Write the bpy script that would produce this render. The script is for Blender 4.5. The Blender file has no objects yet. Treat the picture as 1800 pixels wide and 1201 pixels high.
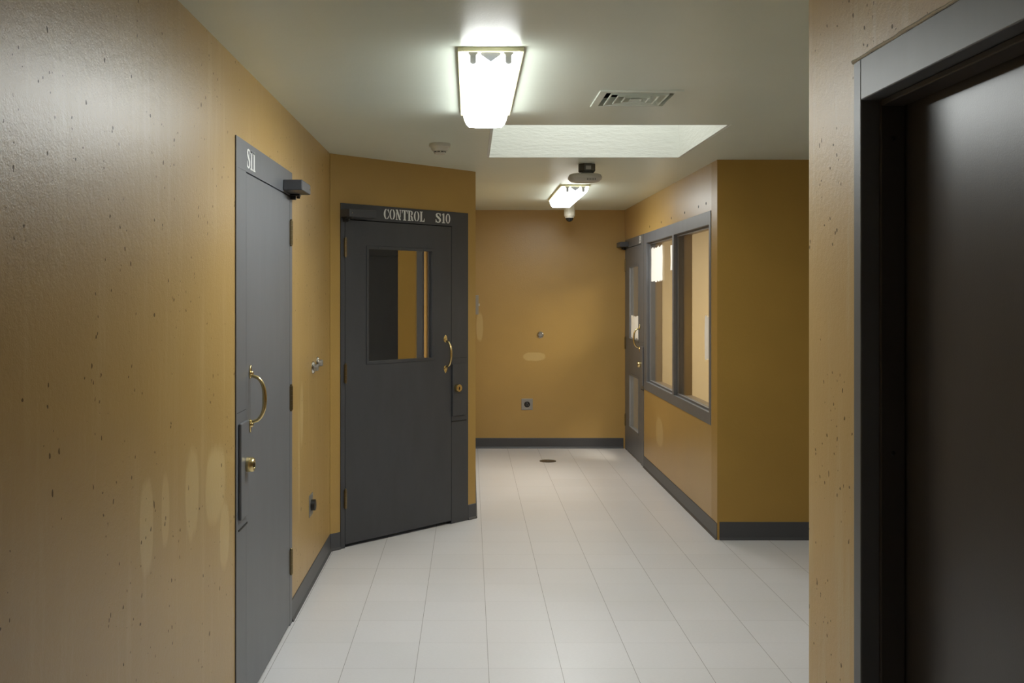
import bpy, bmesh, math, random
from mathutils import Vector, Matrix
R = math.radians
scn = bpy.context.scene
COL = scn.collection

# ------------------------------------------------------------------ camera, world, exposure
CAM_H, CEIL = 1.568, 2.43
cd = bpy.data.cameras.new('camera'); cam = bpy.data.objects.new('camera', cd); COL.objects.link(cam)
cam.location = (0, 0, CAM_H); cam.rotation_euler = (R(90), 0, 0)
cd.sensor_width = 36; cd.lens = 35.0; cd.shift_x = 74/1800; cd.shift_y = -82.5/1800
cd.clip_start = .05; cd.clip_end = 60
scn.camera = cam
scn.view_settings.view_transform = 'Standard'; scn.view_settings.look = 'None'
scn.view_settings.gamma = 1.0; scn.view_settings.use_curve_mapping = False
scn.view_settings.exposure = 0.0
w = bpy.data.worlds.new('world'); scn.world = w; w.use_nodes = True
w.node_tree.nodes['Background'].inputs[0].default_value = (.75, .85, 1, 1)
w.node_tree.nodes['Background'].inputs[1].default_value = 0.02
LAMP, LAMP_FAR = 45.0, 30.0      # radiance of the nearer and the farther fluorescent lens
def area(name, loc, sx, sy, power, colr, rot=(0, 0, 0)):
    l = bpy.data.lights.new(name, 'AREA'); l.shape = 'RECTANGLE'; l.size = sx; l.size_y = sy
    l.energy = power; l.color = colr
    o = bpy.data.objects.new(name, l); o.location = loc; o.rotation_euler = rot; COL.objects.link(o); return o
area('skylight_daylight', (.715, 5.66, 3.28), 1.0, 1.0, 11, (.97, 1, .97))
area('office_ceiling_light', (3.1, 8.4, 2.40), 1.2, 1.2, 105, (1, .95, .86))
area('rear_fill_light', (.05, -2.2, 2.41), .3, 1.2, 3, (1, .97, .88))  # weak fill added behind the camera, no fixture there

# ------------------------------------------------------------------ materials
def mat(name):
    m = bpy.data.materials.new(name); m.use_nodes = True
    return m, m.node_tree, m.node_tree.nodes['Principled BSDF']
class NG:
    def __init__(s, nt): s.nt = nt
    def n(s, t, **kw):
        x = s.nt.nodes.new(t)
        for k, v in kw.items(): setattr(x, k, v)
        return x
    def l(s, a, b): s.nt.links.new(a, b)
    def math(s, op, a, b=None, clamp=False):
        x = s.n('ShaderNodeMath', operation=op); x.use_clamp = clamp
        for i, v in enumerate((a, b)):
            if v is None: continue
            if isinstance(v, (int, float)): x.inputs[i].default_value = v
            else: s.l(v, x.inputs[i])
        return x.outputs[0]
    def noise(s, scale, detail=2, rough=.5, vec=None):
        x = s.n('ShaderNodeTexNoise'); x.inputs['Scale'].default_value = scale
        x.inputs['Detail'].default_value = detail; x.inputs['Roughness'].default_value = rough
        if vec is not None: s.l(vec, x.inputs['Vector'])
        return x.outputs['Fac']
    def pos(s, scale=(1, 1, 1)):
        g = s.n('ShaderNodeNewGeometry'); mp = s.n('ShaderNodeMapping'); mp.inputs['Scale'].default_value = scale
        s.l(g.outputs['Position'], mp.inputs['Vector']); return mp.outputs[0]
    def sep(s, v):
        x = s.n('ShaderNodeSeparateXYZ'); s.l(v, x.inputs[0]); return x.outputs
    def ramp(s, fac, stops):
        x = s.n('ShaderNodeValToRGB'); e = x.color_ramp.elements
        while len(e) < len(stops): e.new(.5)
        for i, (p, c) in enumerate(stops):
            e[i].position = p; e[i].color = (c if len(c) == 4 else (*c, 1))
        s.l(fac, x.inputs[0]); return x.outputs[0]
    def mix(s, fac, a, b, mode='MIX'):
        x = s.n('ShaderNodeMix', data_type='RGBA', blend_type=mode)
        for i, v in ((0, fac), (6, a), (7, b)):
            if isinstance(v, (int, float)): x.inputs[i].default_value = v
            elif isinstance(v, tuple): x.inputs[i].default_value = (*v, 1) if len(v) == 3 else v
            else: s.l(v, x.inputs[i])
        return x.outputs[2]
    def bump(s, bsdf, h, strength, dist):
        x = s.n('ShaderNodeBump'); x.inputs['Strength'].default_value = strength; x.inputs['Distance'].default_value = dist
        s.l(h, x.inputs['Height']); s.l(x.outputs[0], bsdf.inputs['Normal'])
def simple(name, c, rough=.5, metal=0, spec=.5, bump=None):
    m, nt, b = mat(name); g = NG(nt)
    b.inputs['Base Color'].default_value = (*c, 1); b.inputs['Roughness'].default_value = rough
    b.inputs['Metallic'].default_value = metal; b.inputs['Specular IOR Level'].default_value = spec
    if bump: g.bump(b, g.noise(bump[0], 3, .5, g.pos()), bump[1], bump[2])
    return m
TAN = (.455, .288, .088)
def wall_paint(name, patches=(), pits=0.0, smear=0.0, bump=.35, rough=.34, coarse=0, spec=.8, TAN=TAN):
    """tan gloss paint on concrete; patches = touch-up strokes (x, y, z, ru, rz, along) in world metres"""
    m, nt, b = mat(name); g = NG(nt); p = g.pos(); X, Y, Z = g.sep(p)
    c = g.ramp(g.noise(1.3, 3, .6, p), [(.3, tuple(v*.94 for v in TAN)), (.7, tuple(v*1.05 for v in TAN))])
    if patches:
        wob = g.math('MULTIPLY', g.math('SUBTRACT', g.noise(14, 3, .6, g.pos((1, 1, .35))), .5), .9)
        tot = None
        for (u0, z0, ru, rz, ax) in patches:
            U = Y if ax == 'y' else X
            du = g.math('POWER', g.math('ABSOLUTE', g.math('DIVIDE', g.math('SUBTRACT', U, u0), ru)), 3.0)
            dz = g.math('POWER', g.math('ABSOLUTE', g.math('DIVIDE', g.math('SUBTRACT', Z, z0), rz)), 2.0)
            d = g.math('ADD', g.math('ADD', du, dz), wob)
            f = g.math('MULTIPLY', g.math('SUBTRACT', 1.15, d), 2.2, True)
            tot = f if tot is None else g.math('MAXIMUM', tot, f)
        c = g.mix(g.math('MULTIPLY', tot, .62), c, (.62, .46, .20))
    if smear:
        st = g.noise(3.0, 4, .6, g.pos((6, 6, .5)))
        c = g.mix(g.math('MULTIPLY', g.math('SUBTRACT', st, .52, True), smear*4, True), c, (.60, .45, .22))
    h = g.noise(230, 3, .6, p)
    h = g.math('ADD', h, g.math('MULTIPLY', g.noise(60, 2, .5, p), 1.1))
    if coarse: h = g.math('ADD', h, g.math('MULTIPLY', g.noise(16, 4, .6, g.pos((1, 1, .6))), coarse))
    if pits:
        hole = None
        for sc_, th, k, zz in ((48, .50, .62, .75), (17, .58, .34, .5)):
            v = g.n('ShaderNodeTexVoronoi'); v.inputs['Scale'].default_value = sc_
            wv = g.n('ShaderNodeVectorMath', operation='ADD'); nz = g.n('ShaderNodeTexNoise'); nz.inputs['Scale'].default_value = 30
            g.l(p, nz.inputs['Vector']); sv = g.n('ShaderNodeVectorMath', operation='SCALE'); sv.inputs['Scale'].default_value = .02
            g.l(nz.outputs['Color'], sv.inputs[0]); g.l(g.pos((1, 1, zz)), wv.inputs[0]); g.l(sv.outputs[0], wv.inputs[1])
            g.l(wv.outputs[0], v.inputs['Vector'])
            gate = g.math('GREATER_THAN', g.noise(4.5, 2, .5, g.pos((1, 1, .6))), th)
            sz = g.math('MULTIPLY', g.math('SUBTRACT', g.noise(sc_*.8, 0, 0, p), .45, True), k*pits)
            hh = g.math('MULTIPLY', g.math('LESS_THAN', v.outputs['Distance'], sz), gate)
            hole = hh if hole is None else g.math('MAXIMUM', hole, hh)
        c = g.mix(g.math('MULTIPLY', hole, .8), c, (.07, .045, .022))
        h = g.math('SUBTRACT', h, g.math('MULTIPLY', hole, 2))
        g.l(g.math('SUBTRACT', .8, g.math('MULTIPLY', hole, .7)), b.inputs['Specular IOR Level'])
    g.l(c, b.inputs['Base Color'])
    b.inputs['Roughness'].default_value = rough; b.inputs['Specular IOR Level'].default_value = spec
    g.bump(b, h, bump, .0016)
    return m
M = {}
M['wall'] = wall_paint('tan_wall_paint', spec=.4)
M['wall_left'] = wall_paint('tan_wall_paint_left', patches=[
    (2.634, .954, .056, .128, 'y'), (2.797, .96, .037, .10, 'y'), (3.066, .957, .076, .138, 'y'), (3.35, .93, .13, .132, 'y'),
    (3.47, .729, .068, .116, 'y'), (5.06, .96, .045, .16, 'y'), (4.98, .72, .02, .3, 'y')], pits=1.2, smear=.35, rough=.36, coarse=.6)
M['wall_near'] = wall_paint('tan_wall_paint_pitted_lit', pits=1.35, smear=1.3, rough=.44, coarse=1.2, spec=.9, TAN=(.57, .38, .15))  # pitted wall; tan lightened, its brighter light put into the colour
M['wall_back'] = wall_paint('tan_wall_paint_back', patches=[(.655, .935, .115, .045, 'x'), (.10, 1.24, .035, .14, 'x')], spec=.6)
M['wall_window'] = wall_paint('tan_wall_paint_window', patches=[(8.3, .42, .16, .12, 'y')])
M['wall_corner'] = wall_paint('tan_wall_paint_shaded', TAN=(.41, .245, .058), spec=.3)  # same tan darkened, the shade on this wall put into its colour
M['office'] = simple('pale_tan_office_paint', (.60, .50, .33), .5)
m, nt, b = mat('ceiling_paint'); g = NG(nt); p = g.pos(); M['ceiling'] = m
g.l(g.ramp(g.noise(1.1, 3, .6, p), [(.3, (.73, .79, .69)), (.7, (.77, .83, .73))]), b.inputs['Base Color'])
b.inputs['Roughness'].default_value = .31; b.inputs['Specular IOR Level'].default_value = .6
g.bump(b, g.math('ADD', g.noise(150, 3, .6, p), g.math('MULTIPLY', g.noise(7, 3, .55, p), 2.5)), .3, .002)
m, nt, b = mat('skylight_shaft_paint'); g = NG(nt); M['shaft'] = m
b.inputs['Base Color'].default_value = (.74, .75, .70, 1); b.inputs['Roughness'].default_value = .5
g.bump(b, g.noise(14, 4, .6, g.pos((1, 1, 4))), .5, .006)
# floor: 12 inch vinyl tiles, thin dark joints
T = .3048
m, nt, b = mat('vinyl_tile_floor'); g = NG(nt); p = g.pos(); X, Y, Z = g.sep(p); M['floor'] = m
tx = g.math('DIVIDE', g.math('SUBTRACT', X, .078 - 100*T), T); ty = g.math('DIVIDE', g.math('SUBTRACT', Y, 4.174 - 100*T), T)
fx = g.math('ABSOLUTE', g.math('SUBTRACT', g.math('FRACT', tx), .5)); fy = g.math('ABSOLUTE', g.math('SUBTRACT', g.math('FRACT', ty), .5))
jx = g.math('GREATER_THAN', fx, .5 - .0038); jy = g.math('GREATER_THAN', fy, .5 - .0040)
cid = g.n('ShaderNodeCombineXYZ'); g.l(g.math('FLOOR', tx), cid.inputs[0]); g.l(g.math('FLOOR', ty), cid.inputs[1])
wn = g.n('ShaderNodeTexWhiteNoise', noise_dimensions='2D'); g.l(cid.outputs[0], wn.inputs['Vector'])
c = g.ramp(wn.outputs['Value'], [(0, (.725, .71, .72)), (1, (.785, .77, .785))])
c = g.mix(.55, c, g.ramp(g.noise(70, 4, .65, g.pos((1, 2.2, 1))), [(.25, (.70, .685, .695)), (.75, (.80, .785, .80))]))
c = g.mix(g.math('MULTIPLY', g.math('SUBTRACT', g.noise(1.1, 2, .5, p), .35, True), .9, True), c, (.66, .63, .61))
c = g.mix(g.math('MULTIPLY', jx, .75), c, (.17, .145, .13)); c = g.mix(g.math('MULTIPLY', jy, .32), c, (.2, .17, .15))
g.l(c, b.inputs['Base Color'])
b.inputs['Roughness'].default_value = .34
b.inputs['Specular IOR Level'].default_value = .5

def door_paint(name, c, rough, spec=.9):
    m, nt, b = mat(name); g = NG(nt)
    g.l(g.ramp(g.noise(5, 4, .6, g.pos((2, 2, .6))), [(.3, tuple(v*.93 for v in c)), (.7, tuple(v*1.06 for v in c))]), b.inputs['Base Color'])
    b.inputs['Roughness'].default_value = rough; b.inputs['Specular IOR Level'].default_value = spec
    g.bump(b, g.math('ADD', g.noise(320, 2, .5, g.pos()), g.math('MULTIPLY', g.noise(45, 3, .5, g.pos((1, 1, .3))), .6)), .2, .0007); return m
M['door'] = door_paint('grey_door_paint', (.116, .122, .136), .47)
M['door_matt'] = door_paint('matt_grey_door_paint', (.058, .060, .067), .55, .45)
M['door_shaded'] = door_paint('shaded_grey_door_paint', (.062, .055, .053), .34, .42)  # grey door paint darkened, shade of the recess put into the colour
M['base'] = simple('dark_baseboard_paint', (.066, .067, .074), .42, bump=(60, .2, .001))
M['closer'] = simple('dark_closer_enamel', (.060, .062, .070), .42)
M['groove'] = simple('dark_gap', (.008, .008, .008), .7)
M['brass'] = simple('polished_brass', (.72, .58, .29), .25, 1, bump=(40, .1, .001))
M['hinge'] = simple('aged_brass_hinge', (.22, .17, .09), .33, .9)
M['chrome'] = simple('brushed_chrome', (.62, .61, .58), .25, 1)
M['steel'] = simple('stainless_plate', (.36, .35, .33), .42, .75)
M['black'] = simple('black_plastic', (.012, .012, .012), .35)
M['dome'] = simple('smoked_dome_plastic', (.01, .01, .01), .08)
M['white'] = simple('white_stencil_paint', (.82, .82, .80), .5)
M['plastic'] = simple('off_white_plastic', (.60, .58, .49), .4)
M['apgrey'] = simple('warm_grey_plastic', (.48, .44, .37), .4)
M['cream'] = simple('aged_cream_metal', (.72, .66, .42), .4)
M['holder'] = simple('grey_lamp_holder', (.22, .22, .21), .6)
M['zinc'] = simple('galvanised_box', (.10, .10, .085), .45, .5, bump=(90, .6, .002))
M['drain'] = simple('dark_bronze_cover', (.12, .10, .085), .35, .6)
M['lining'] = simple('brown_jamb_paint', (.175, .142, .115), .45)
m, nt, b = mat('thin_white_paper'); g = NG(nt); M['paper'] = m       # lets some light through from behind
b.inputs['Base Color'].default_value = (.88, .88, .89, 1); b.inputs['Roughness'].default_value = .7
tr = g.n('ShaderNodeBsdfTranslucent'); tr.inputs[0].default_value = (.88, .88, .89, 1); ms = g.n('ShaderNodeMixShader')
ms.inputs[0].default_value = .35; g.l(b.outputs[0], ms.inputs[1]); g.l(tr.outputs[0], ms.inputs[2]); g.l(ms.outputs[0], nt.nodes['Material Output'].inputs[0])
M['caulk'] = simple('glossy_caulk', (.62, .57, .46), .18, bump=(50, .8, .003))
def emit(name, c, s):
    m = bpy.data.materials.new(name); m.use_nodes = True; nt = m.node_tree; nt.nodes.clear()
    e = nt.nodes.new('ShaderNodeEmission'); o = nt.nodes.new('ShaderNodeOutputMaterial')
    e.inputs[0].default_value = (*c, 1); e.inputs[1].default_value = s; nt.links.new(e.outputs[0], o.inputs[0]); return m
LC = (.96, 1.0, .985)
M['lamp'] = emit('lit_fluorescent_lens', LC, LAMP); M['lamp_side'] = emit('lit_lens_side', LC, LAMP*.33)
M['lamp_far'] = emit('lit_far_fluorescent_lens', LC, LAMP_FAR); M['lamp_far_side'] = emit('lit_far_lens_side', LC, LAMP_FAR*.33)
M['tube'] = emit('lit_fluorescent_tube', (1.0, 1.0, .97), 4.0)
def glassy(name, tint, fac, rough=.01, glcol=(1, 1, 1)):
    """thin pane: transparent + mirror reflection, fac = how mirror-like when seen face on"""
    m = bpy.data.materials.new(name); m.use_nodes = True; nt = m.node_tree; nt.nodes.clear(); g = NG(nt)
    t = g.n('ShaderNodeBsdfTransparent'); t.inputs[0].default_value = (*tint, 1)
    s = g.n('ShaderNodeBsdfGlossy'); s.inputs['Roughness'].default_value = rough; s.inputs[0].default_value = (*glcol, 1)
    lw = g.n('ShaderNodeLayerWeight'); lw.inputs[0].default_value = .5      # facing: same from both sides of the pane
    f = g.math('ADD', g.math('MULTIPLY', g.math('POWER', lw.outputs['Facing'], 5), .6*(1-fac)), fac, True)
    x = g.n('ShaderNodeMixShader'); g.l(f, x.inputs[0]); g.l(t.outputs[0], x.inputs[1]); g.l(s.outputs[0], x.inputs[2])
    o = g.n('ShaderNodeOutputMaterial'); g.l(x.outputs[0], o.inputs[0]); return m
M['mirror_glass'] = glassy('one_way_mirror_glass', (.25, .25, .25), .72, .012)
M['glass'] = glassy('window_glass', (.85, .84, .80), .06, .03)
M['clear'] = glassy('clear_lens_end', (.93, .93, .93), .05, .15)

# ------------------------------------------------------------------ mesh helpers
def link(name, bm, m, parent=None, loc=None, rotz=0, smooth=False, bevel=0):
    bmesh.ops.recalc_face_normals(bm, faces=bm.faces[:])
    me = bpy.data.meshes.new(name); bm.to_mesh(me); bm.free()
    if m is not None:
        for x in (m if isinstance(m, (list, tuple)) else [m]): me.materials.append(x)
    o = bpy.data.objects.new(name, me); COL.objects.link(o)
    if parent: o.parent = parent
    if loc: o.location = loc
    o.rotation_euler.z = rotz
    if smooth:
        for f in me.polygons: f.use_smooth = True
        me.set_sharp_from_angle(angle=R(40))
    if bevel:
        md = o.modifiers.new('bevel', 'BEVEL'); md.width = bevel; md.segments = 2; md.limit_method = 'ANGLE'; md.angle_limit = R(40)
    return o
def box(bm, x0, x1, y0, y1, z0, z1, mi=0):
    vs = [bm.verts.new(p) for p in ((x0,y0,z0),(x1,y0,z0),(x1,y1,z0),(x0,y1,z0),(x0,y0,z1),(x1,y0,z1),(x1,y1,z1),(x0,y1,z1))]
    for f in ((0,3,2,1),(4,5,6,7),(0,1,5,4),(1,2,6,5),(2,3,7,6),(3,0,4,7)):
        bm.faces.new([vs[i] for i in f]).material_index = mi
def boxes(*bs):
    bm = bmesh.new()
    for b_ in bs: box(bm, *b_)
    return bm
def lathe(bm, prof, seg=32, axis='z', c=(0, 0, 0), rx=1, ry=1, off=0.0):
    """prof: (radius, height) pairs; axis z = up, axis y = out of the wall (towards -y)"""
    rings = []
    for r, h in prof:
        ring = []
        for i in range(seg):
            a = 2*math.pi*i/seg + off
            x, y = r*rx*math.cos(a), r*ry*math.sin(a)
            q = (x, y, h) if axis == 'z' else (x, -h, y)
            ring.append(bm.verts.new((c[0]+q[0], c[1]+q[1], c[2]+q[2])))
        rings.append(ring)
    for a_, b_ in zip(rings, rings[1:]):
        for i in range(seg): bm.faces.new((a_[i], a_[(i+1) % seg], b_[(i+1) % seg], b_[i]))
    bm.faces.new(rings[0][::-1]); bm.faces.new(rings[-1])
def tube(bm, pts, rad, seg=12, flat=1.0):
    pts = [Vector(p) for p in pts]; rings = []
    for i, p in enumerate(pts):
        t = (pts[min(i+1, len(pts)-1)] - pts[max(i-1, 0)]).normalized()
        n1 = Vector((1, 0, 0)); n1 = (n1 - t*n1.dot(t)).normalized(); n2 = t.cross(n1)
        r = rad[i] if isinstance(rad, (list, tuple)) else rad
        rings.append([bm.verts.new(p + n1*(r*math.cos(2*math.pi*k/seg)) + n2*(r*flat*math.sin(2*math.pi*k/seg))) for k in range(seg)])
    for a_, b_ in zip(rings, rings[1:]):
        for i in range(seg): bm.faces.new((a_[i], a_[(i+1) % seg], b_[(i+1) % seg], b_[i]))
    bm.faces.new(rings[0][::-1]); bm.faces.new(rings[-1])
def prism(bm, poly, y0, y1):
    """poly of (x, z) pushed along y"""
    a_ = [bm.verts.new((x, y0, z)) for x, z in poly]; b_ = [bm.verts.new((x, y1, z)) for x, z in poly]; n = len(poly)
    bm.faces.new(a_); bm.faces.new(b_[::-1])
    for i in range(n): bm.faces.new((a_[i], b_[i], b_[(i+1) % n], a_[(i+1) % n]))
def grid_slab(us, zs, holes, put, t):
    """solid slab 0..t deep with rectangular holes; put(u, z, d) -> point"""
    bm = bmesh.new(); cache = {}
    for h in holes: us = us + [h[0], h[1]]; zs = zs + [h[2], h[3]]
    us = sorted(set(round(v, 5) for v in us)); zs = sorted(set(round(v, 5) for v in zs))
    def V(i, j, d):
        k = (i, j, d)
        if k not in cache: cache[k] = bm.verts.new(put(us[i], zs[j], d))
        return cache[k]
    def solid(i, j):
        if i < 0 or j < 0 or i >= len(us)-1 or j >= len(zs)-1: return False
        cu, cz = (us[i]+us[i+1])/2, (zs[j]+zs[j+1])/2
        return not any(h[0] < cu < h[1] and h[2] < cz < h[3] for h in holes)
    for i in range(len(us)-1):
        for j in range(len(zs)-1):
            if not solid(i, j): continue
            bm.faces.new((V(i,j,0), V(i+1,j,0), V(i+1,j+1,0), V(i,j+1,0)))
            bm.faces.new((V(i,j,t), V(i,j+1,t), V(i+1,j+1,t), V(i+1,j,t)))
            if not solid(i-1, j): bm.faces.new((V(i,j,0), V(i,j+1,0), V(i,j+1,t), V(i,j,t)))
            if not solid(i+1, j): bm.faces.new((V(i+1,j,0), V(i+1,j,t), V(i+1,j+1,t), V(i+1,j+1,0)))
            if not solid(i, j-1): bm.faces.new((V(i,j,0), V(i,j,t), V(i+1,j,t), V(i+1,j,0)))
            if not solid(i, j+1): bm.faces.new((V(i,j+1,0), V(i+1,j+1,0), V(i+1,j+1,t), V(i,j+1,t)))
    return bm
# wall frames: local x = right along the wall as you face it, local y = into the wall, z = up
def wall(name, origin, ang, u0, u1, m, holes=(), t=.15, z1=CEIL):
    bm = grid_slab([u0, u1], [0, z1], list(holes), lambda u, z, d: (u, d, z), t)
    o = link(name, bm, m, loc=(*origin, 0), rotz=ang); o['kind'] = 'structure'; return o
def empty(name, origin, ang, u=0, z=0, y=0):
    o = bpy.data.objects.new(name, None); COL.objects.link(o); o.empty_display_size = .1
    c, s = math.cos(ang), math.sin(ang)
    o.location = (origin[0] + u*c - y*s, origin[1] + u*s + y*c, z); o.rotation_euler.z = ang; return o
def tag(o, label=None, cat=None, group=None, kind=None):
    if label: o['label'] = label
    if cat: o['category'] = cat
    if group: o['group'] = group
    if kind: o['kind'] = kind
    return o
A = R(90)
LEFT = ((-.855, 0), A)                                   # u = y
DANG = math.atan2(.905, .895); DIAG = ((-.855, 6.075), DANG); DLEN = math.hypot(.895, .905)
BACK = ((0, 10.15), 0)                                   # u = x
WIN = ((1.58, 10.15), -A)                                # u = 10.15 - y
CORN = ((0, 6.36), 0)
NEAR = ((.966, 2.836), -A)                               # u = 2.836 - y
RECESS = ((.04, 6.98), A)                                # u = y - 6.95, faces +x

# ------------------------------------------------------------------ shell
o = link('floor', boxes((-3, 6.5, -3.3, 12, -.1, 0)), M['floor']); o['kind'] = 'structure'
VX, VY, VS = .727, 4.375, .150                           # air vent centre and half opening
SKY = (.1216, 1.31, 5.062, 6.26)
bm = grid_slab([-3, 6.5], [-3.3, 12], [(SKY[0]-.016, SKY[1]+.016, SKY[2]-.016, SKY[3]+.016), (VX-VS, VX+VS, VY-VS, VY+VS)],
               lambda u, z, d: (u, z, CEIL + d), .1)
o = link('ceiling', bm, M['ceiling']); o['kind'] = 'structure'
wall('wall_left', *LEFT, -3.1, 6.08 + .06, M['wall_left'], holes=[(3.623, 4.765, -1, 2.15)])
wall('wall_diagonal', *DIAG, .003, DLEN, M['wall'], holes=[(.080, 1.195, -1, 2.134)])
wall('wall_recess', *RECESS, .004, 3.2, M['wall'], t=.12)
wall('wall_back', *BACK, .041, 1.72, M['wall_back'])
wall('wall_office_back', *BACK, 1.722, 4.6, M['office'])
wall('wall_right', *WIN, .001, 10.15-6.36-.151, M['wall_window'], holes=[(.045, 1.115, -1, 2.12), (1.125, 3.63, .71, 2.12)], t=.14)
wall('wall_corner', *CORN, 1.58, 5.2, M['wall_corner'], t=.15)
wall('wall_near_right', *NEAR, 0, 5.9, M['wall_near'], holes=[(.339, 1.395, -1, 2.15)], t=.18)
wall('wall_side_hall', (1.147, 2.836-.15), A*2, -4.0, 0, M['wall'], t=.1)     # near side of the side corridor, faces away from the lens
wall('wall_side_end', (5.2, 6.36), -A, 0, 3.7, M['wall'], holes=[(.05, 1.15, -1, 2.13)])
wall('wall_rear', (1.2, -3.1), A*2, -.0, 2.2, M['wall'])
wall('wall_office_far', (4.6, 10.15), -A, 0, 3.63, M['office'])

def baseboard(name, w_, u0, u1, h=.105):
    bm = bmesh.new()
    # cove base: thin top, small toe
    prof = [(0, 0), (-.012, 0), (-.010, .006), (-.0045, .016), (-.004, h-.003), (-.002, h), (0, h)]
    a_ = [bm.verts.new((u0, y, z)) for y, z in prof]; b_ = [bm.verts.new((u1, y, z)) for y, z in prof]
    for i in range(len(prof)-1): bm.faces.new((a_[i], b_[i], b_[i+1], a_[i+1]))
    bm.faces.new(a_); bm.faces.new(b_[::-1])
    o = link(name, bm, M['base'], loc=(*w_[0], 0), rotz=w_[1]); o.location += Vector((0, 0, .0005)); o['kind'] = 'structure'; return o
baseboard('baseboard_left', LEFT, 4.767, 6.078)
baseboard('baseboard_diagonal', DIAG, .004, .0785)
baseboard('baseboard_diagonal_end', DIAG, 1.1965, DLEN)
baseboard('baseboard_back', BACK, .054, 1.565)
baseboard('baseboard_recess', RECESS, .006, 3.155)
baseboard('baseboard_right', WIN, 1.117, 3.79)
baseboard('baseboard_corner', CORN, 1.594, 5.18, .115)

# skylight: plastered shaft with an acrylic panel on top
w2 = empty('window_2', (SKY[0], SKY[2]), 0, z=CEIL); tag(w2, 'square skylight shaft with pale green walls in the ceiling', 'skylight', kind='structure')
sx, sy, sh = SKY[1]-SKY[0], SKY[3]-SKY[2], .95
link('shaft', boxes((-.015, 0, -.015, sy+.015, .0005, sh), (sx, sx+.015, -.015, sy+.015, .0005, sh),
                    (0, sx, -.015, 0, .0005, sh), (0, sx, sy, sy+.015, .0005, sh)), M['shaft'], w2)
link('acrylic_panel', boxes((-.012, sx+.012, -.012, sy+.012, sh+.001, sh+.012)), simple('white_acrylic', (.85, .88, .85), .3), w2)

# ------------------------------------------------------------------ stencil lettering
def ring_half(cx, rx, ry, tx, ty, a0, a1, n=14):
    o_ = [(cx + rx*math.cos(R(a0+(a1-a0)*i/n)), .5 + ry*math.sin(R(a0+(a1-a0)*i/n))) for i in range(n+1)]
    i_ = [(cx + (rx-tx)*math.cos(R(a0+(a1-a0)*i/n)), .5 + (ry-ty)*math.sin(R(a0+(a1-a0)*i/n))) for i in range(n+1)]
    return [[o_[k], o_[k+1], i_[k+1], i_[k]] for k in range(n)]
def stroke(pts, ws):
    out = []; L_, R_ = [], []
    P = [Vector(p) for p in pts]
    for i, p in enumerate(P):
        t = (P[min(i+1, len(P)-1)] - P[max(i-1, 0)]).normalized(); n = Vector((-t.y, t.x))*ws[i]/2
        L_.append(tuple(p+n)); R_.append(tuple(p-n))
    for i in range(len(P)-1): out.append([L_[i], L_[i+1], R_[i+1], R_[i]])
    return out
def rect(a, b_, c, d): return [(a, c), (b_, c), (b_, d), (a, d)]
S_PTS = [(.47,.70), (.455,.84), (.38,.93), (.27,.955), (.15,.91), (.10,.80), (.13,.68), (.24,.58), (.36,.48), (.45,.37), (.455,.22), (.39,.10), (.27,.045), (.15,.08), (.07,.17), (.05,.32)]
S_W = [.06, .09, .10, .09, .13, .17, .19, .20, .20, .19, .17, .13, .09, .10, .09, .06]
GLYPH = {
 'C': (.60, ring_half(.34, .33, .5, .19, .06, 97, 263) + [[(.38,.93),(.50,.88),(.56,1.0),(.60,1.0),(.60,.62),(.56,.62),(.50,.78),(.38,.99)]] + [[(.38,.01),(.50,.06),(.58,.16),(.60,.36),(.56,.36),(.48,.18),(.38,.07)]]),
 'O': (.66, ring_half(.31, .31, .5, .17, .06, 97, 263) + ring_half(.35, .31, .5, .17, .06, -83, 83)),
 '0': (.54, ring_half(.27, .27, .5, .15, .08, 90, 270) + ring_half(.27, .27, .5, .15, .08, -90, 90)),
 'N': (.68, [rect(.10,.17,.05,.72), rect(.02,.25,0,.06), [(.02,1),(.24,1),(.62,0),(.44,0),(.06,.94),(.02,.94)], rect(.53,.60,.30,.95), rect(.45,.68,.94,1)]),
 'T': (.66, [rect(.25,.44,.0,1), rect(.16,.53,0,.07), [(.01,1),(.22,1),(.22,.93),(.12,.92),(.05,.68),(.01,.68)], [(.68,1),(.47,1),(.47,.93),(.57,.92),(.64,.68),(.68,.68)]]),
 'R': (.68, [rect(.08,.27,0,1), rect(.0,.35,0,.07), rect(0,.30,.93,1), [(.31,1),(.45,.99),(.56,.92),(.60,.79),(.56,.63),(.47,.55),(.40,.53),(.40,.60),(.42,.68),(.43,.79),(.41,.90),(.31,.93)],
             [(.33,.52),(.45,.50),(.55,.42),(.58,.30),(.60,.12),(.63,.08),(.68,.12),(.68,.05),(.58,0),(.47,.02),(.42,.12),(.40,.36),(.33,.46)]]),
 'L': (.58, [rect(.08,.27,0,1), rect(0,.36,.93,1), rect(0,.28,0,.07), [(.30,0),(.58,0),(.58,.34),(.54,.34),(.47,.12),(.30,.08)]]),
 'S': (.52, stroke(S_PTS, S_W) + [rect(.46,.51,.66,.97), rect(.01,.06,.03,.36)]),
 '1': (.40, [rect(.12,.30,.04,.96), rect(.02,.40,0,.08), [(.02,.86),(.12,.90),(.12,.98),(.30,1),(.30,.9),(.02,.80)]]),
 '9': (.52, ring_half(.26, .25, .30, .14, .07, 0, 360, 26) ),
}
GLYPH['9'] = (.52, [[(x, z+.19) for x, z in q] for q in GLYPH['9'][1]] + stroke([(.45,.66), (.44,.40), (.38,.18), (.25,.05), (.10,.07), (.06,.16)], [.13, .15, .14, .09, .09, .12]))
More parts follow.
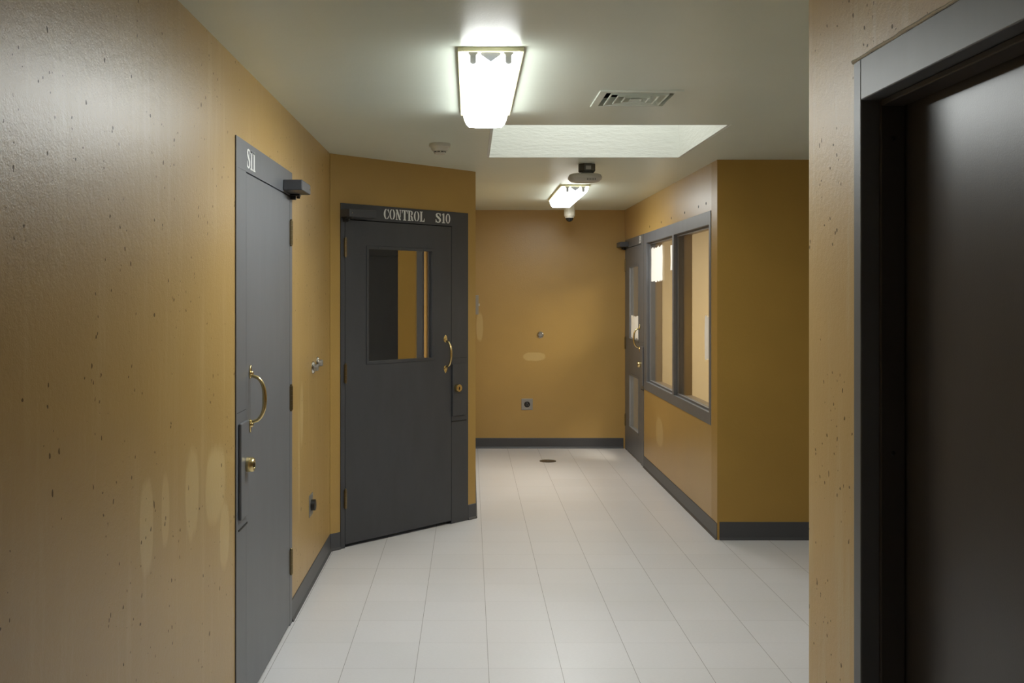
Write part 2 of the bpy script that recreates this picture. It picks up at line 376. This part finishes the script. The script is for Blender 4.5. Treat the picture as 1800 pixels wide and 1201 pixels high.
def lettering(parent, text, x0, z0, h, width, y, name='stencil_letter', gap=.06):
    tot = sum(GLYPH[c][0] + gap for c in text) - gap; k = width/tot; x = x0
    for c in text:
        wd, polys = GLYPH[c]; bm = bmesh.new()
        for q in polys: prism(bm, [(x + px*k, z0 + pz*h) for px, pz in q], y-.0006, y)
        link(name, bm, M['white'], parent); x += (wd+gap)*k

# ------------------------------------------------------------------ doors (local: x along wall, y into wall)
def handle(parent, x, z0, z1, name='pull_handle'):
    bm = bmesh.new(); zc, hh = (z0+z1)/2, (z1-z0)/2
    pts, rad = [], []
    for i in range(21):
        a = -1 + 2*i/20; s = math.sqrt(max(0, 1-abs(a)**2.6))
        pts.append((x, -.010 - .052*s, zc + a*(hh-.006))); rad.append(.0065 + .0025*(1-abs(a)))
    tube(bm, pts, rad, 12)
    for zz, d in ((z0, -1), (z1, 1)):
        prof = [(0, .034), (.008, .026), (.015, .010), (.016, -.002), (.011, -.014), (0, -.019), (-.011, -.014), (-.016, -.002), (-.015, .010), (-.008, .026)]
        prism(bm, [(x+a, zz + d*b_) for a, b_ in prof], -.010, -.0045)
        lathe(bm, [(.011, 0), (.010, .010), (.006, .014)], 14, 'y', (x, -.0045, zz + d*.002))
    return link(name, bm, M['brass'], parent, smooth=True, bevel=.0015)
def hinge(parent, x, z, side):
    bm = bmesh.new()
    for k in range(5):
        lathe(bm, [(.0085, z-.056+k*.0225), (.0085, z-.056+k*.0225+.0218)], 14, 'z', (x, -.0105, 0))
    lathe(bm, [(.003, z-.064), (.006, z-.060), (.006, z-.057)], 12, 'z', (x, -.0105, 0))
    lathe(bm, [(.006, z+.057), (.006, z+.061), (.003, z+.064)], 12, 'z', (x, -.0105, 0))
    box(bm, x-.010, x+.010, -.0105, -.0042, z-.055, z+.055)
    link('hinge', bm, M['hinge'], parent, smooth=True)
def closer(parent, x0, x1, z0, z1, hs, y=-.0045):
    """box of the closer plus the arm bracket under it; hs = +1 bracket near x0, -1 near x1"""
    bm = boxes((x0, x1, -.092, y, z0, z1))
    c = link('door_closer', bm, M['closer'], parent, bevel=.004)
    xb = x0+.035 if hs > 0 else x1-.035
    bm = boxes((xb-.024, xb+.020, -.05, y-.0002, z0-.008, z0-.0005), (xb-.018, xb+.008, -.03, y-.0002, z0-.026, z0-.0085))
    lathe(bm, [(.008, z0-.020), (.008, z0-.0085)], 14, 'z', (xb+.004, -.040, 0))
    link('arm_bracket', bm, M['black'], c, bevel=.002)
    bm = bmesh.new(); lathe(bm, [(.004, 0), (.003, .0015)], 10, 'y', (xb-.01*hs, -.0922, (z0+z1)/2)); link('screw', bm, M['chrome'], c)
def lock(parent, xa, xb, z0, z1, xc, zc, paint, y=-.0045):
    # xa..xb cover plate with a bevelled rim, cylinder with key slot
    bm = bmesh.new(); e = .005
    box(bm, xa, xb, -.016, y, z0, z1)
    p_ = link('lock_cover', bm, paint, parent, bevel=.004)
    bm = boxes((min(xa, xb)-.0005, max(xa, xb)+.012, y-.003, y-.0002, z0-.040, z0-.034)); link('access_seam', bm, M['groove'], parent)
    bm = bmesh.new()
    lathe(bm, [(.027, 0), (.028, .004), (.0275, .022), (.024, .0275), (.016, .0275), (.015, .026)], 24, 'y', (xc, -.0162, zc))
    cy = link('key_cylinder', bm, M['brass'], p_, smooth=True)
    bm = boxes((xc-.0022, xc+.0022, -.0450, -.0416, zc-.011, zc+.009)); link('key_slot', bm, M['black'], cy)
def rails(x0, x1, z0, z1, wins, y0, y1):
    """door leaf with window openings"""
    return grid_slab([x0, x1], [z0, z1], wins, lambda u, z, d: (u, y0+d, z), y1-y0)
def flush_door(name, wframe, top, fl, ll, lr, fr, hinge_side, wins, text, glass='glass', closer_u=None, label='', gapz=.012, paint='door'):
    org, ang = wframe
    D = empty(name, org, ang, u=ll); M_ = M[paint]
    tag(D, label, 'door', kind='structure')
    fl, lr, fr = fl-ll, lr-ll, fr-ll; Wd = lr; E = .0008; HZ = 2.036
    bm = boxes((fl+E, -.003, -.0045, .135, .0005, HZ), (Wd+.003, fr-E, -.0045, .135, .0005, HZ), (fl+E, fr-E, -.0045, .135, HZ+.0004, top-E),
               (-.003, .014, .052, .134, .0005, HZ), (Wd-.014, Wd+.003, .052, .134, .0005, HZ), (.014, Wd-.014, .052, .134, HZ-.018, HZ))
    link('door_frame', bm, M_, D)
    L = link('door_leaf', rails(0, Wd, gapz, HZ-.005, wins, -.0042, .045), M_, D, bevel=.0012)
    for (a, b_, c, d) in wins:
        s = .018
        bm = boxes((a+.0005, a+s, -.0075, .012, c+.0005, d-.0005), (b_-s, b_-.0005, -.0075, .012, c+.0005, d-.0005), (a+s, b_-s, -.0075, .012, c+.0005, c+s), (a+s, b_-s, -.0075, .012, d-s, d-.0005))
        for i in range(4):
            zz = c + (d-c)*(i+.5)/4
            for xx in (a+s/2, b_-s/2): lathe(bm, [(.0035, 0), (.002, .002)], 8, 'y', (xx, -.0075, zz))
        for i in range(3):
            xx = a + (b_-a)*(i+.5)/3
            for zz in (c+s/2, d-s/2): lathe(bm, [(.0035, 0), (.002, .002)], 8, 'y', (xx, -.0075, zz))
        link('glazing_bead', bm, M_, L)
        link('glass_pane', boxes((a+.001, b_-.001, .0135, .0185, c+.001, d-.001)), M[glass], L)
    hx = -.0015 if hinge_side == 'L' else Wd+.0015
    for z in (1.86, 1.08, .305): hinge(L, hx, z, 1)
    s = 1 if hinge_side == 'L' else -1
    lx = Wd if s > 0 else 0
    handle(L, lx - s*.058, 1.068, 1.262)
    xa, xb = sorted((lx + s*.004, lx + s*(.132)))
    lock(D, xa, xb, .736, 1.092, lx + s*.042, .928, M_)
    # seams of the lock pocket in the frame
    xo = sorted((lx + s*.004, lx + s*.150))
    bm = boxes((xo[0], min(xo[1], fr-.002), -.0052, -.0044, 1.132, 1.1335)); link('pocket_seam', bm, M['groove'], D)
    cx = closer_u
    closer(D, cx[0]-ll, cx[1]-ll, 2.044, 2.092, s)
    for (t_, x0, wd, z0, h) in text: lettering(D, t_, x0-ll, z0, h, wd, -.0047)
    return D
flush_door('door_1', LEFT, 2.15, 3.623, 3.788, 4.705, 4.765, 'R', [], [('S11', 3.795, .148, 2.052, .076)],
           closer_u=(4.53, 4.765), label='grey flush steel door marked S11 in the left wall')
flush_door('door_2', DIAG, 2.134, .080, .1155, 1.0305, 1.195, 'L', [(.283-.1155, .868-.1155, 1.127, 1.875)],
           [('CONTROL', .426, .355, 2.052, .067), ('S', .882, .048, 2.052, .067), ('10', .940, .080, 2.052, .067)], glass='mirror_glass',
           closer_u=(.078, .292), label='dark grey control room door with mirrored window, marked CONTROL S10', gapz=.022, paint='door_matt')
flush_door('door_3', WIN, 2.12, .045, .09, .99, 1.115, 'L', [(.305-.0, .865, 1.12, 1.855), (.305, .865, .251, .795)] and
           [(.215, .775, 1.12, 1.855), (.215, .775, .251, .795)],
           [('S9', 1.0-.115, .105, 2.045, .066)], closer_u=(.05, .27), label='grey door with two glass panels marked S9, far end of right wall')
# dark door at the end of the side corridor (seen mirrored in the control room window)
D4 = empty('door_4', (5.2, 6.36), -A, u=.08); tag(D4, 'dark grey door at the end of the side corridor', 'door', kind='structure')
link('door_frame', boxes((-.028, -.003, -.004, .13, .0005, 2.127), (1.003, 1.067, -.004, .13, .0005, 2.127), (-.003, 1.003, -.004, .13, 2.04, 2.127)), M['door'], D4)
link('door_leaf', boxes((0, 1.0, -.003, .045, .01, 2.035)), M['door'], D4)

# near right door: recessed leaf behind a double rabbet frame
D5 = empty('door_5', NEAR[0], NEAR[1], u=.339); tag(D5, 'large shaded door recessed in a grey steel frame at right edge', 'door', kind='structure')
W5 = 1.055; E = .001
bm = bmesh.new()
def jamb(x0, xs, x1):   # face 0..F, stop
    pass
F, H0, HT = .046, 2.046, 2.149
box(bm, E, F, -.004, .179, .0005, HT); box(bm, W5-F, W5-E, -.004, .179, .0005, HT); box(bm, F, W5-F, -.004, .179, H0, HT)
link('door_frame', bm, M['door'], D5, bevel=.003)
bm = bmesh.new(); s = .014
box(bm, F+.0005, F+s, .040, .100, .0005, H0-.0005); box(bm, W5-F-s, W5-F-.0005, .040, .100, .0005, H0-.0005); box(bm, F+s, W5-F-s, .040, .100, H0-s-.002, H0-.0005)
st = link('door_stop', bm, M['door_shaded'], D5, bevel=.003)
for z in (1.95, 1.18):
    bm = bmesh.new(); v0 = len(bm.verts); lathe(bm, [(.006, 0), (.0055, .0015), (.003, .0025)], 14, 'y', (0, 0, 0))
    bmesh.ops.rotate(bm, verts=bm.verts, cent=(0, 0, 0), matrix=Matrix.Rotation(R(90), 3, 'Z'))
    bmesh.ops.translate(bm, verts=bm.verts, vec=(F+s+.0001, .070, z)); link('stop_screw', bm, M['black'], st)
link('door_leaf', boxes((F+.004, W5-F-.004, .102, .148, .008, H0-.006)), M['door_shaded'], D5, bevel=.002)
bm = bmesh.new(); random.seed(4)
pts = [(W5*i/26, -.003 - .002*random.random(), 2.1505 + .0025*random.random()) for i in range(27)]
rings = []
for p in pts:
    r = .0035 + .003*random.random()
    rings.append([bm.verts.new((p[0], p[1] + r*math.cos(a), p[2] + r*math.sin(a))) for a in (0, .8, 1.6, 2.4, 3.2, 4.0, 4.8, 5.5)])
for a_, b_ in zip(rings, rings[1:]):
    for i in range(8): bm.faces.new((a_[i], a_[(i+1) % 8], b_[(i+1) % 8], b_[i]))
bm.faces.new(rings[0]); bm.faces.new(rings[-1])
link('caulk_bead', bm, M['caulk'], D5, smooth=True)

# ------------------------------------------------------------------ window_1: two panes in a grey steel frame
W1 = empty('window_1', WIN[0], WIN[1], u=1.125, z=0); tag(W1, 'grey framed two-pane interior window in the right wall', 'window', kind='structure')
u = lambda v: v - 1.125
Z0, Z1, OZ0, OZ1 = .711, 2.119, .79, 2.03
P1, P2 = (u(1.26), u(2.394)), (u(2.448), u(3.582)); UE = u(3.63)
link('window_frame', grid_slab([.001, UE-.001], [Z0, Z1], [(P1[0], P1[1], OZ0, OZ1), (P2[0], P2[1], OZ0, OZ1)], lambda a, z, d: (a, -.0045+d, z), .0745), M['door'], W1, bevel=.002)
link('jamb_lining', grid_slab([.001, UE-.001], [Z0, Z1], [(P1[0], P1[1], OZ0, OZ1), (P2[0], P2[1], OZ0, OZ1)], lambda a, z, d: (a, .0705+d, z), .069), M['lining'], W1)
for (a, b_) in (P1, P2):
    s = .014; bm = boxes((a+.0005, a+s, .022, .036, OZ0+.0005, OZ1-.0005), (b_-s, b_-.0005, .022, .036, OZ0+.0005, OZ1-.0005), (a+s, b_-s, .022, .036, OZ0+.0005, OZ0+s), (a+s, b_-s, .022, .036, OZ1-s, OZ1-.0005))
    for i in range(6):
        zz = OZ0 + (OZ1-OZ0)*(i+.4)/6
        for xx in (a+s/2, b_-s/2): lathe(bm, [(.004, 0), (.0025, .0025)], 8, 'y', (xx, .022, zz))
    link('glazing_bead', bm, M['door'], W1)
    link('glass_pane', boxes((a+.001, b_-.001, .037, .043, OZ0+.001, OZ1-.001)), M['glass'], W1)
# anchor holes above the frame
for (uu, zz) in ((1.40, 2.165), (1.93, 2.165), (2.34, 2.168), (2.83, 2.17), (3.27, 2.175), (3.49, 2.178)):
    bm = bmesh.new(); lathe(bm, [(.0105, 0), (.0100, .0006)], 10, 'y', (u(uu), -.0002, zz)); link('anchor_hole', bm, M['groove'], W1)

# papers taped to the glass
def paper(name, x0, x1, z0, z1, y, label, folds=0, seed=1, ragged=.0, base=WIN):
    random.seed(seed); bm = bmesh.new(); n = max(2, folds*2 + 2)
    t = empty(name, base[0], base[1], u=(x0+x1)/2, z=z0); tag(t, label, 'paper', 'papers taped to the interior window glass')
    hw = (x1-x0)/2; rows = []
    for j in range(7):
        z = (z1-z0)*j/6; row = []
        for i in range(n+1):
            x = -hw + 2*hw*i/n
            dz = 0
            if j == 0: dz = ragged*random.random()
            if j == 6: dz = -ragged*random.random()*1.2
            row.append(bm.verts.new((x + (.004*math.sin(j*1.3+seed)), y - (.007 if i % 2 else .0022), z+dz)))
        rows.append(row)
    for j in range(6):
        for i in range(n): bm.faces.new((rows[j][i], rows[j][i+1], rows[j+1][i+1], rows[j+1][i]))
    ob = link('sheet', bm, M['paper'], t)
    return t
def Yw(px, X=1.58): return X*1750/(px-826)
paper('taped_paper', 1.29, 1.80, 1.675, 1.99, .0365, 'wide white pleated paper taped to top left of the far pane', folds=5, seed=3, ragged=.02)
paper('taped_paper', 2.14, 2.37, 1.755, 1.975, .0365, 'narrow white paper strip taped to top right of the far pane', folds=2, seed=5, ragged=.012)
paper('taped_paper', 3.305, 3.50, 1.115, 1.43, .0365, 'tall white paper strip taped beside the near pane right edge', folds=1, seed=7, ragged=.03)
paper('taped_paper', .335, .80, 1.14, 1.37, .0125, 'white paper taped inside the upper glass of the S9 door', folds=3, seed=9, ragged=.02)

# ------------------------------------------------------------------ fixtures
def fixture(name, x, y0, label, lit=('lamp', 'lamp_side')):
    W, L, H = .232, 1.25, .072
    t = empty(name, (x, y0), 0, z=CEIL); tag(t, label, 'ceiling light', 'fluorescent ceiling lights')
    bm = bmesh.new(); hw = W/2; z0, z1 = -.016, -.0005
    # flange as a rim, open in the middle
    box(bm, -hw, -hw+.017, 0, L, z0, z1); box(bm, hw-.017, hw, 0, L, z0, z1); box(bm, -hw+.017, hw-.017, 0, .017, z0, z1); box(bm, -hw+.017, hw-.017, L-.017, L, z0, z1)
    box(bm, -hw+.017, hw-.017, .017, L-.017, -.004, z1)
    link('housing', bm, M['cream'], t, bevel=.002)
    # lens profile (x, z): rounded trough
    pr = [(-hw+.012, -.0163), (-hw+.017, -.038), (-hw+.026, -.058), (-hw+.040, -H), (-.02, -H-.003), (.02, -H-.003), (hw-.040, -H), (hw-.026, -.058), (hw-.017, -.038), (hw-.012, -.0163)]
    ya, yb = .006, L-.006
    ys = [ya, ya+.052, yb-.052, yb]
    bm = bmesh.new(); rg = [[bm.verts.new((a, y, b_)) for a, b_ in pr] for y in ys]
    for k in range(3):
        for i in range(len(pr)-1):
            bm.faces.new((rg[k][i], rg[k][i+1], rg[k+1][i+1], rg[k+1][i])).material_index = 0 if 3 <= i <= 5 else 1
    f_ = bm.faces.new(rg[-1][::-1]); f_.material_index = 2
    link('lens', bm, [M[lit[0]], M[lit[1]], M['tube']], t)
    bm = bmesh.new(); prism(bm, [(a*.985, b_+.0015) for a, b_ in pr], ya+.026, ya+.028); link('inner_diffuser', bm, M['tube'], t)
    bm = bmesh.new(); bm.faces.new([bm.verts.new((a*.995, ya-.0012, b_)) for a, b_ in pr])
    link('lens_end', bm, M['clear'], t)
    for s_ in (-1, 1):
        bm = bmesh.new(); cx = s_*.062
        prism(bm, [(cx-.017, -.0045), (cx+.017, -.0045), (cx+.017, -.020), (cx+.010, -.026), (cx+.010, -.052), (cx+.004, -.058), (cx-.004, -.058), (cx-.010, -.052), (cx-.010, -.026), (cx-.017, -.020)], ya+.006, ya+.020)
        link('lamp_holder', bm, M['holder'], t)
    bm = bmesh.new(); prism(bm, [(-.036, -.0045), (.036, -.0045), (.034, -.024), (0, -.048), (-.034, -.024)], ya+.010, ya+.024)
    link('reflector', bm, simple('grey_reflector', (.22, .23, .26), .6), t)
    return t
fixture('fluorescent_light', .073, 3.46, 'lit rectangular fluorescent ceiling light, the nearer and larger one')
fixture('fluorescent_light', .826, 7.78, 'lit rectangular fluorescent ceiling light, the farther and smaller one', ('lamp_far', 'lamp_far_side'))

# air vent
V = empty('air_vent', (VX, VY), 0, z=CEIL); tag(V, 'square louvred air vent painted into the ceiling', 'air vent')
def sq_ring(bm, r0, z0, r1, z1):
    q = [(-1, -1), (1, -1), (1, 1), (-1, 1)]
    a_ = [bm.verts.new((r0*x, r0*y, z0)) for x, y in q]; b_ = [bm.verts.new((r1*x, r1*y, z1)) for x, y in q]
    for i in range(4): bm.faces.new((a_[i], a_[(i+1) % 4], b_[(i+1) % 4], b_[i]))
bm = bmesh.new(); sq_ring(bm, .178, -.0005, .176, -.006); sq_ring(bm, .176, -.006, .146, -.006); sq_ring(bm, .146, -.006, .138, .030)
link('vent_frame', bm, M['ceiling'], V)
for r0, r1 in ((.098, .118), (.066, .083), (.034, .050)):
    bm = bmesh.new(); sq_ring(bm, r0, .026, r1, -.006); sq_ring(bm, r1, -.006, r1+.006, -.0075)
    sq_ring(bm, r1+.006, -.0075, r1+.006, -.002); o = link('louvre', bm, M['ceiling'], V); md = o.modifiers.new('s', 'SOLIDIFY'); md.thickness = .0012
bm = bmesh.new(); sq_ring(bm, .004, .008, .026, -.007); sq_ring(bm, .0, .008, .004, .008); o = link('centre_cone', bm, M['ceiling'], V); md = o.modifiers.new('s', 'SOLIDIFY'); md.thickness = .0012
link('duct', boxes((-.148, .148, -.148, .148, .20, .205), (-.149, -.146, -.148, .148, .032, .20), (.146, .149, -.148, .148, .032, .20), (-.146, .146, -.148, -.145, .032, .20), (-.146, .146, .145, .148, .032, .20)), M['groove'], V)

# smoke detector
S = empty('smoke_detector', (-.172, 5.69), 0, z=CEIL); tag(S, 'round off-white smoke detector on the ceiling', 'smoke detector')
bm = bmesh.new(); lathe(bm, [(.060, -.0005), (.062, -.008), (.060, -.018), (.052, -.022), (.050, -.028), (.047, -.036), (.038, -.042)], 40); link('base', bm, M['plastic'], S, smooth=True)
bm = bmesh.new(); lathe(bm, [(.034, -.0425), (.034, -.052), (.028, -.060), (.010, -.062)], 32); hd = link('sensing_head', bm, M['plastic'], S, smooth=True)
for k in range(10):
    a = R(-90 - 9 + k*36); bm = bmesh.new(); box(bm, .030, .0345, -.0078, .0078, -.0505, -.0455)
    bmesh.ops.rotate(bm, verts=bm.verts, cent=(0, 0, 0), matrix=Matrix.Rotation(a, 3, 'Z')); link('vent_slot', bm, M['black'], hd)

# wireless access point under a junction box
J = empty('wireless_access_point', (.772, 6.58), 0, z=CEIL); tag(J, 'flat grey access point hanging under a ceiling junction box', 'access point')
bm = bmesh.new(); lathe(bm, [(.058, -.001), (.058, -.046), (.052, -.054)], 8, off=R(22.5)); jb = link('junction_box', bm, M['zinc'], J)
bm = boxes((-.012, .022, -.0585, -.054, -.040, -.016)); link('knockout_plate', bm, M['steel'], jb)
link('mount_bracket', boxes((-.034, .042, -.03, .03, -.066, -.0545)), M['zinc'], J)
bm = bmesh.new(); N = 40; rings = []
for sc_, z in ((.80, -.066), (.93, -.072), (1.0, -.088), (.97, -.102), (.82, -.116), (.55, -.122)):
    ring = []
    for i in range(N):
        a = 2*math.pi*i/N; ca, sa = math.cos(a), math.sin(a); e = 2/3.2
        ring.append(bm.verts.new((.112*sc_*math.copysign(abs(ca)**e, ca) - .012, .075*sc_*math.copysign(abs(sa)**e, sa), z)))
    rings.append(ring)
for a_, b_ in zip(rings, rings[1:]):
    for i in range(N): bm.faces.new((a_[i], a_[(i+1) % N], b_[(i+1) % N], b_[i]))
bm.faces.new(rings[0]); bm.faces.new(rings[-1])
ap = link('body', bm, M['apgrey'], J, smooth=True)
bm = bmesh.new()
for k in range(6): box(bm, -.006 + k*.0105, -.003 + k*.0105, -.0728, -.068, -.112, -.100)
link('indicator_slots', bm, M['zinc'], ap)

# security camera
Cm = empty('security_camera', (.93, 9.3), 0, z=CEIL); tag(Cm, 'white dome security camera on the ceiling near the back wall', 'security camera')
bm = bmesh.new(); lathe(bm, [(.050, -.0005), (.051, -.10), (.050, -.128), (.044, -.134), (.041, -.146)], 32); link('camera_housing', bm, M['plastic'], Cm, smooth=True)
bm = bmesh.new(); lathe(bm, [(.036*math.cos(R(a)), -.1465 - .036*math.sin(R(a))) for a in (0, 15, 30, 45, 60, 75, 86)], 28); link('dome_cover', bm, M['dome'], Cm, smooth=True)

# round push plates, outlets, switch
def button(w_, uu, z, label, proud=.018):
    t = empty('push_button', w_[0], w_[1], u=uu, z=z); tag(t, label, 'push button', 'round metal call buttons on the walls')
    bm = bmesh.new(); lathe(bm, [(.034, .0003), (.035, .004), (.030, .010), (.026, .012), (.024, .009)], 32, 'y'); link('rim', bm, M['chrome'], t, smooth=True)
    bm = bmesh.new(); lathe(bm, [(.019, .0092), (.019, proud), (.015, proud+.004)], 24, 'y'); link('button', bm, M['steel'], t, smooth=True)
button(LEFT, 5.40, 1.172, 'round metal call button on the left wall, nearer of the two', .030)
button(LEFT, 5.56, 1.186, 'round metal call button on the left wall, farther of the two', .030)
button(BACK, .718, 1.157, 'round metal call button on the back wall', .013)
def outlet(w_, uu, z, label, proud=.006):
    t = empty('wall_outlet', w_[0], w_[1], u=uu, z=z); tag(t, label, 'outlet', 'square metal outlet plates')
    link('cover_plate', boxes((-.058, .058, -.0045, -.0003, -.058, .058)), M['steel'], t, bevel=.002)
    bm = bmesh.new(); lathe(bm, [(.030, .0047), (.030, .004+proud), (.026, .006+proud)], 28, 'y'); r_ = link('receptacle', bm, M['black'], t, smooth=True)
    bm = bmesh.new(); y = -(.006+proud)-.0004
    for a in (90, 210, 330):
        cx, cz = .012*math.cos(R(a)), .012*math.sin(R(a)); box(bm, cx-.002, cx+.002, y, y+.0003, cz-.005, cz+.005)
    link('socket_slots', bm, M['steel'], r_)
    bm = bmesh.new()
    for q in (-.047, .047):
        bm = bmesh.new(); lathe(bm, [(.003, .0047), (.002, .0055)], 10, 'y', (q, 0, q)); link('plate_screw', bm, M['chrome'], t)
outlet(LEFT, 5.34, .440, 'square metal outlet plate low on the left wall', .022)
outlet(BACK, .583, .449, 'square metal outlet plate low on the back wall')
t = empty('light_switch', RECESS[0], RECESS[1], u=1.1, z=1.485); tag(t, 'light switch plate seen edge-on behind the control room door corner', 'light switch')
link('switch_plate', boxes((-.036, .036, -.030, -.0003, -.078, .078)), M['steel'], t, bevel=.002)
link('toggle', boxes((-.005, .005, -.040, -.0302, -.010, .010)), M['plastic'], t, bevel=.001)

# floor drain cover
t = empty('floor_drain_cover', (.733, 9.365), 0, z=.0003); tag(t, 'round dark metal cover plate on the floor near the back wall', 'drain cover')
bm = bmesh.new(); lathe(bm, [(.078, 0), (.078, .003), (.072, .0045)], 40); link('cover', bm, M['drain'], t, smooth=True)
bm = bmesh.new(); lathe(bm, [(.010, .0046), (.008, .0058)], 16); link('cover_screw', bm, M['steel'], t, smooth=True)
